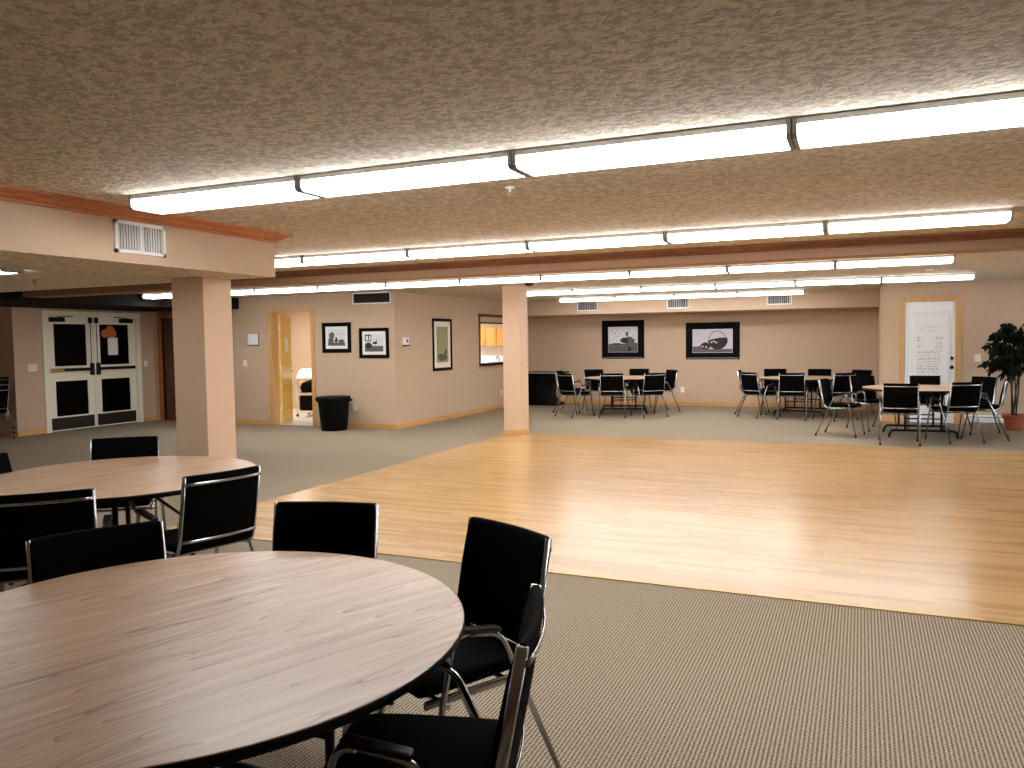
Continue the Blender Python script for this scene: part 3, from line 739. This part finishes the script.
plate('power_outlet', 'ivory outlet low on the wall beside the black bin', 'outlet', (-8.30, WB, .36), 0, 'outlet')
plate('power_outlet', 'ivory outlet on the side wall just left of the far column', 'outlet', (WC, 16.33, .36), R(90), 'outlet')
plate('power_outlet', 'ivory outlet on the back wall between the two far left tables', 'outlet', (-3.72, YB, .36), 0, 'outlet')
plate('light_switch', 'ivory switch plate between the white door and the potted plant', 'switch', (1.80, 15.5, 1.13), 0, 'single')
t = thing('thermostat', 'white wall thermostat box on the side wall near the corner', 'thermostat', (WC, 12.22, 1.54), R(90))
m = MB(); m.box(-.085, .085, -.045, 0, -.065, .065, b=.008); m.build('case', 'white', t)
m = MB(); m.box(.00, .045, -.048, -.045, -.02, .03); m.build('display', 'dark_slot', t)
m = MB(); m.box(-.08, .11, -.06, 0, -.085, -.070); m.build('guard_shelf', 'black_metal', t)

# ------------------------------------------------------------------ vents
def vent(label, loc, rz, w, h, slats, dark='dark_slot', split=0, fr=.022, tilt=True):
    t = thing('air_vent', label, 'vent', loc, rz, 'air vents')
    m = MB(); a, b = w/2, h/2
    for q in ((-a, a, b-fr, b), (-a, a, -b, -b+fr), (-a, -a+fr, -b, b), (a-fr, a, -b, b)): m.box(q[0], q[1], -.014, 0, q[2], q[3])
    if split: m.box(-.008, .008, -.013, 0, -b+fr, b-fr)
    m.build('frame', 'white', t)
    m = MB(); m.box(-a+fr, a-fr, -.003, 0, -b+fr, b-fr); m.build('backing', dark, t)
    if slats:
        m = MB(); r_ = random.Random(int(w*1000))
        for k in range(slats):
            x = -a+fr+(2*(a-fr))*(k+.5)/slats; c_ = r_.uniform(.3, .9) if tilt else .2
            m.obox((x, -.0085, 0), (.0014, .0055, b-fr), Vector((math.cos(c_), math.sin(c_), 0)), Vector((-math.sin(c_), math.cos(c_), 0)), (0, 0, 1))
        m.build('slats', 'white', t)
vent('white louvred vent with vertical slats on the soffit at upper left under the crown', (SX, 3.84, 2.228), R(90), .40, .205, 17, 'slot_grey', split=1)
vent('wide white framed dark vent high on the wall above the two square photos', (-7.90, WB, 2.305), 0, .80, .205, 0)
vent('leftmost of the three small vents on the back soffit', (-5.60, 17.0, 2.27), 0, .48, .22, 11, 'slot_grey')
vent('middle of the three small vents on the back soffit', (-3.58, 17.0, 2.27), 0, .48, .22, 11, 'slot_grey')
vent('rightmost of the three small vents on the back soffit', (-1.54, 17.0, 2.29), 0, .48, .22, 11, 'slot_grey')

# ------------------------------------------------------------------ ceiling fittings
def sprinkler(label, x, y, z):
    t = thing('fire_sprinkler', label, 'sprinkler', (x, y, z), 0, 'ceiling sprinklers')
    m = MB(); m.lathe([(.028, 0), (.028, -.006), (.010, -.010), (.010, -.028), (.006, -.030)], n=14); m.build('body', 'plate' if z > 2.2 else 'brass', t)
    m = MB(); m.tube([(-.012, 0, -.028), (-.014, 0, -.042), (0, 0, -.052), (.014, 0, -.042), (.012, 0, -.028)], .003, .003, 6, up=(0, 1, 0)); m.lathe([(.016, -.052), (.016, -.055)], n=12); m.build('deflector', 'brass', t)
sprinkler('small sprinkler head on the ceiling between the two nearest light rows', -1.85, 4.22, ZC)
sprinkler('small dark sprinkler head under the low ceiling at upper left', -6.0, 4.30, SZ)
def detector(label, x, y, mat, r=.065):
    t = thing('smoke_detector', label, 'detector', (x, y, ZC), 0, 'ceiling detectors')
    m = MB(); m.lathe([(r, 0), (r, -.018), (r*.8, -.035), (r*.4, -.042)], n=20); m.build('case', mat, t)
    m = MB(); m.lathe([(.008, -.040), (.008, -.046)], n=8); m.build('indicator', 'dark_slot', t)
detector('dark round detector on the ceiling beside the top of the far column', -4.72, 11.45, 'black_metal')
detector('white round detector on the ceiling behind the beam above the open yellow door wall', -6.45, 9.70, 'white')
detector('small white detector on the ceiling at right between the last light rows', .80, 11.9, 'white', .05)

# ------------------------------------------------------------------ black bin
t = thing('waste_bin', 'black round bin with side handles standing against the wall by the open door', 'bin', (-8.47, 11.50, 0))
m = MB(); m.lathe([(.215, 0), (.225, .01), (.275, .52), (.280, .53)], n=32); m.build('body', 'bin', t)
m = MB(); m.lathe([(.292, .50), (.300, .515), (.300, .575), (.292, .590), (.270, .590)], n=32); m.build('rim', 'bin', t)
for s in (-1, 1):
    m = MB(); m.tube(fillet([(s*.29, -.05, .54), (s*.36, -.05, .535), (s*.36, .05, .535), (s*.29, .05, .54)], [.02, .02], 3), .014, .014, 8, up=(0, 0, 1))
    m.box(s*.28, s*.355, -.05, .05, .515, .525); m.build('handle', 'bin', t)

# ------------------------------------------------------------------ dark side table at the back left, beside the far column
t = thing('side_table', 'dark table with a pale edged top against the back wall right of the far column', 'table', (-6.72, 17.55, 0))
m = MB(); m.box(-.55, .36, -.33, .33, .745, .775, b=.008); m.build('tabletop', 'black_edge', t)
m = MB(); m.box(-.55, .36, -.338, -.33, .750, .772); m.build('edge_trim', 'cap', t)
m = MB(); m.loft([[Vector((x, y, z)) for x, y in ((-.50, -.28), (x1, -.28), (x1, .28), (-.50, .28))] for z, x1 in ((.745, .28), (.60, .15), (.42, .05), (.22, .03), (.10, .10), (.03, .26), (0, .28))]); m.build('pedestal', 'bin', t)

# ------------------------------------------------------------------ baseboard heater
t = thing('baseboard_heater', 'long low white heater along the wall between the white door and the plant', 'heater', (0, 15.5, 0))
m = MB(); m.prism([(0, .02), (-.06, .03), (-.06, .12), (-.03, .165), (0, .165)], 1.62, 5.9, 'x'); m.build('cover', 'white', t)
m = MB(); m.box(1.64, 5.88, -.064, -.058, .128, .138); m.box(1.64, 5.88, -.064, -.058, .030, .040); m.build('grille_slot', 'dark_slot', t)

# ------------------------------------------------------------------ potted plant
t = thing('potted_plant', 'tall dark green weeping plant in a terracotta pot at the right edge', 'plant', (2.24, 14.82, 0))
m = MB(); m.lathe([(.115, 0), (.122, .02), (.150, .18), (.153, .185), (.172, .19), (.175, .245), (.165, .248), (.155, .22)], n=28); m.build('pot', 'terracotta', t)
m = MB(); m.lathe([(.148, .205), (.152, .225), (.05, .235)], n=20); m.build('soil', 'soil', t)
rnd = random.Random(11)
tr = MB(); lv = MB()
def leaf(p, d, L, w):
    d = d.normalized(); sd = d.cross(Vector((rnd.uniform(-1, 1), rnd.uniform(-1, 1), .4))).normalized(); nn = d.cross(sd)
    pts = [p, p+d*L*.3+sd*w-nn*.2*w, p+d*L*.7+sd*w*.8-nn*.3*w, p+d*L-nn*.1*L, p+d*L*.7-sd*w*.8-nn*.3*w, p+d*L*.3-sd*w-nn*.2*w, p+d*L*.35, p+d*L*.72]
    lv.add(pts, [(0, 1, 6), (1, 2, 7, 6), (2, 3, 7), (3, 4, 7), (4, 5, 6, 7), (5, 0, 6)], True)
stems = []
for k in range(5):
    a = 2*PI*k/5+.3; top = Vector((.10*math.cos(a), .10*math.sin(a), 1.30+.12*(k % 3)))
    pts = [Vector((.03*math.cos(a), .03*math.sin(a), .23)), Vector((.05*math.cos(a+.8), .05*math.sin(a+.8), .6)), top]
    tr.tube(pts, .012, .012, 6); stems.append(pts)
for k in range(46):
    a = rnd.uniform(0, 2*PI) if k > 7 else [PI, PI*1.08, PI*.93, PI*1.2, PI*.85, PI*1.02, PI*1.3, PI*.7][k]
    z0 = rnd.uniform(.68, 1.42) if k > 7 else .86+.08*k
    st = rnd.choice(stems)[2]; s0 = Vector((st.x*.7, st.y*.7, min(z0, 1.40)))
    reach = rnd.uniform(.24, .36)*(1 if z0 < 1.3 else .9)
    up = rnd.uniform(.15, .36); out = Vector((math.cos(a), math.sin(a), 0))
    P = [s0, s0+out*reach*.4+Vector((0, 0, up)), s0+out*reach*.85+Vector((0, 0, up*1.02)), s0+out*reach*1.1+Vector((0, 0, up*.55))]
    bz = []
    for i in range(11):
        q = i/10; bz.append(P[0]*(1-q)**3+P[1]*3*q*(1-q)**2+P[2]*3*q*q*(1-q)+P[3]*q**3)
    tr.tube(bz, .005, .005, 5)
    for i in range(2, 11):
        for j in range(3 if i < 8 else 6):
            p = bz[i]+Vector([rnd.uniform(-.03, .03) for _ in range(3)])
            dd = out*rnd.uniform(.1, .7)+Vector((rnd.uniform(-.5, .5), rnd.uniform(-.5, .5), -rnd.uniform(.5, 1.2)))
            leaf(p, dd, rnd.uniform(.07, .11), rnd.uniform(.016, .026))
tr.build('stems', 'bark', t); lf = lv.build('foliage', 'leaf', t)

# ------------------------------------------------------------------ light and sky
wd = bpy.data.worlds.new('World'); SC.world = wd; wd.use_nodes = True
nt = wd.node_tree; bg = nt.nodes['Background']
sky = nt.nodes.new('ShaderNodeTexSky'); sky.sky_type = 'HOSEK_WILKIE'; sky.turbidity = 4
nt.links.new(sky.outputs['Color'], bg.inputs['Color']); bg.inputs['Strength'].default_value = 1.2
for nm, loc, e in (('laundry_lamp', (-11.2, 13.4, ZC-.10), 16), ('kitchen_lamp', (-9.0, 16.6, ZC-.10), 20)):
    l_ = bpy.data.lights.new(nm, 'AREA'); l_.shape = 'RECTANGLE'; l_.size = 1.1; l_.size_y = .2; l_.energy = e; l_.color = (1, .96, .9)
    lo = bpy.data.objects.new(nm, l_); COL.objects.link(lo); lo.location = loc
al = bpy.data.lights.new('window_daylight', 'AREA'); al.shape = 'RECTANGLE'; al.size = 5.2; al.size_y = 1.7; al.energy = 160; al.color = (.80, .88, 1)
ao = bpy.data.objects.new('window_daylight', al); COL.objects.link(ao); ao.location = (XR+.25, 11.9, 1.25); ao.rotation_euler = (0, R(90), 0)

# ------------------------------------------------------------------ camera
F, PT, RL, YW, H = 796.834, .05517, -.013105, .413784, 1.53638
fwd = Vector((-math.sin(YW)*math.cos(PT), math.cos(YW)*math.cos(PT), -math.sin(PT)))
right = Vector((math.cos(YW), math.sin(YW), 0)); up = right.cross(fwd)
rr = math.cos(RL)*right+math.sin(RL)*up; uu = -math.sin(RL)*right+math.cos(RL)*up
cam = bpy.data.cameras.new('Camera'); co = bpy.data.objects.new('Camera', cam); COL.objects.link(co)
cam.sensor_width = 36; cam.lens = F/1024*36; cam.clip_start = .05; cam.clip_end = 200
co.matrix_world = Matrix(((rr.x, uu.x, -fwd.x, 0), (rr.y, uu.y, -fwd.y, 0), (rr.z, uu.z, -fwd.z, H), (0, 0, 0, 1)))
SC.camera = co
SC.view_settings.view_transform = 'Standard'; SC.view_settings.look = 'None'; SC.view_settings.gamma = 1
SC.view_settings.use_curve_mapping = False; SC.view_settings.exposure = 1.3
SC.cycles.use_denoising = True
SC.cycles.max_bounces = 8; SC.cycles.diffuse_bounces = 5
SC.cycles.sample_clamp_indirect = 6
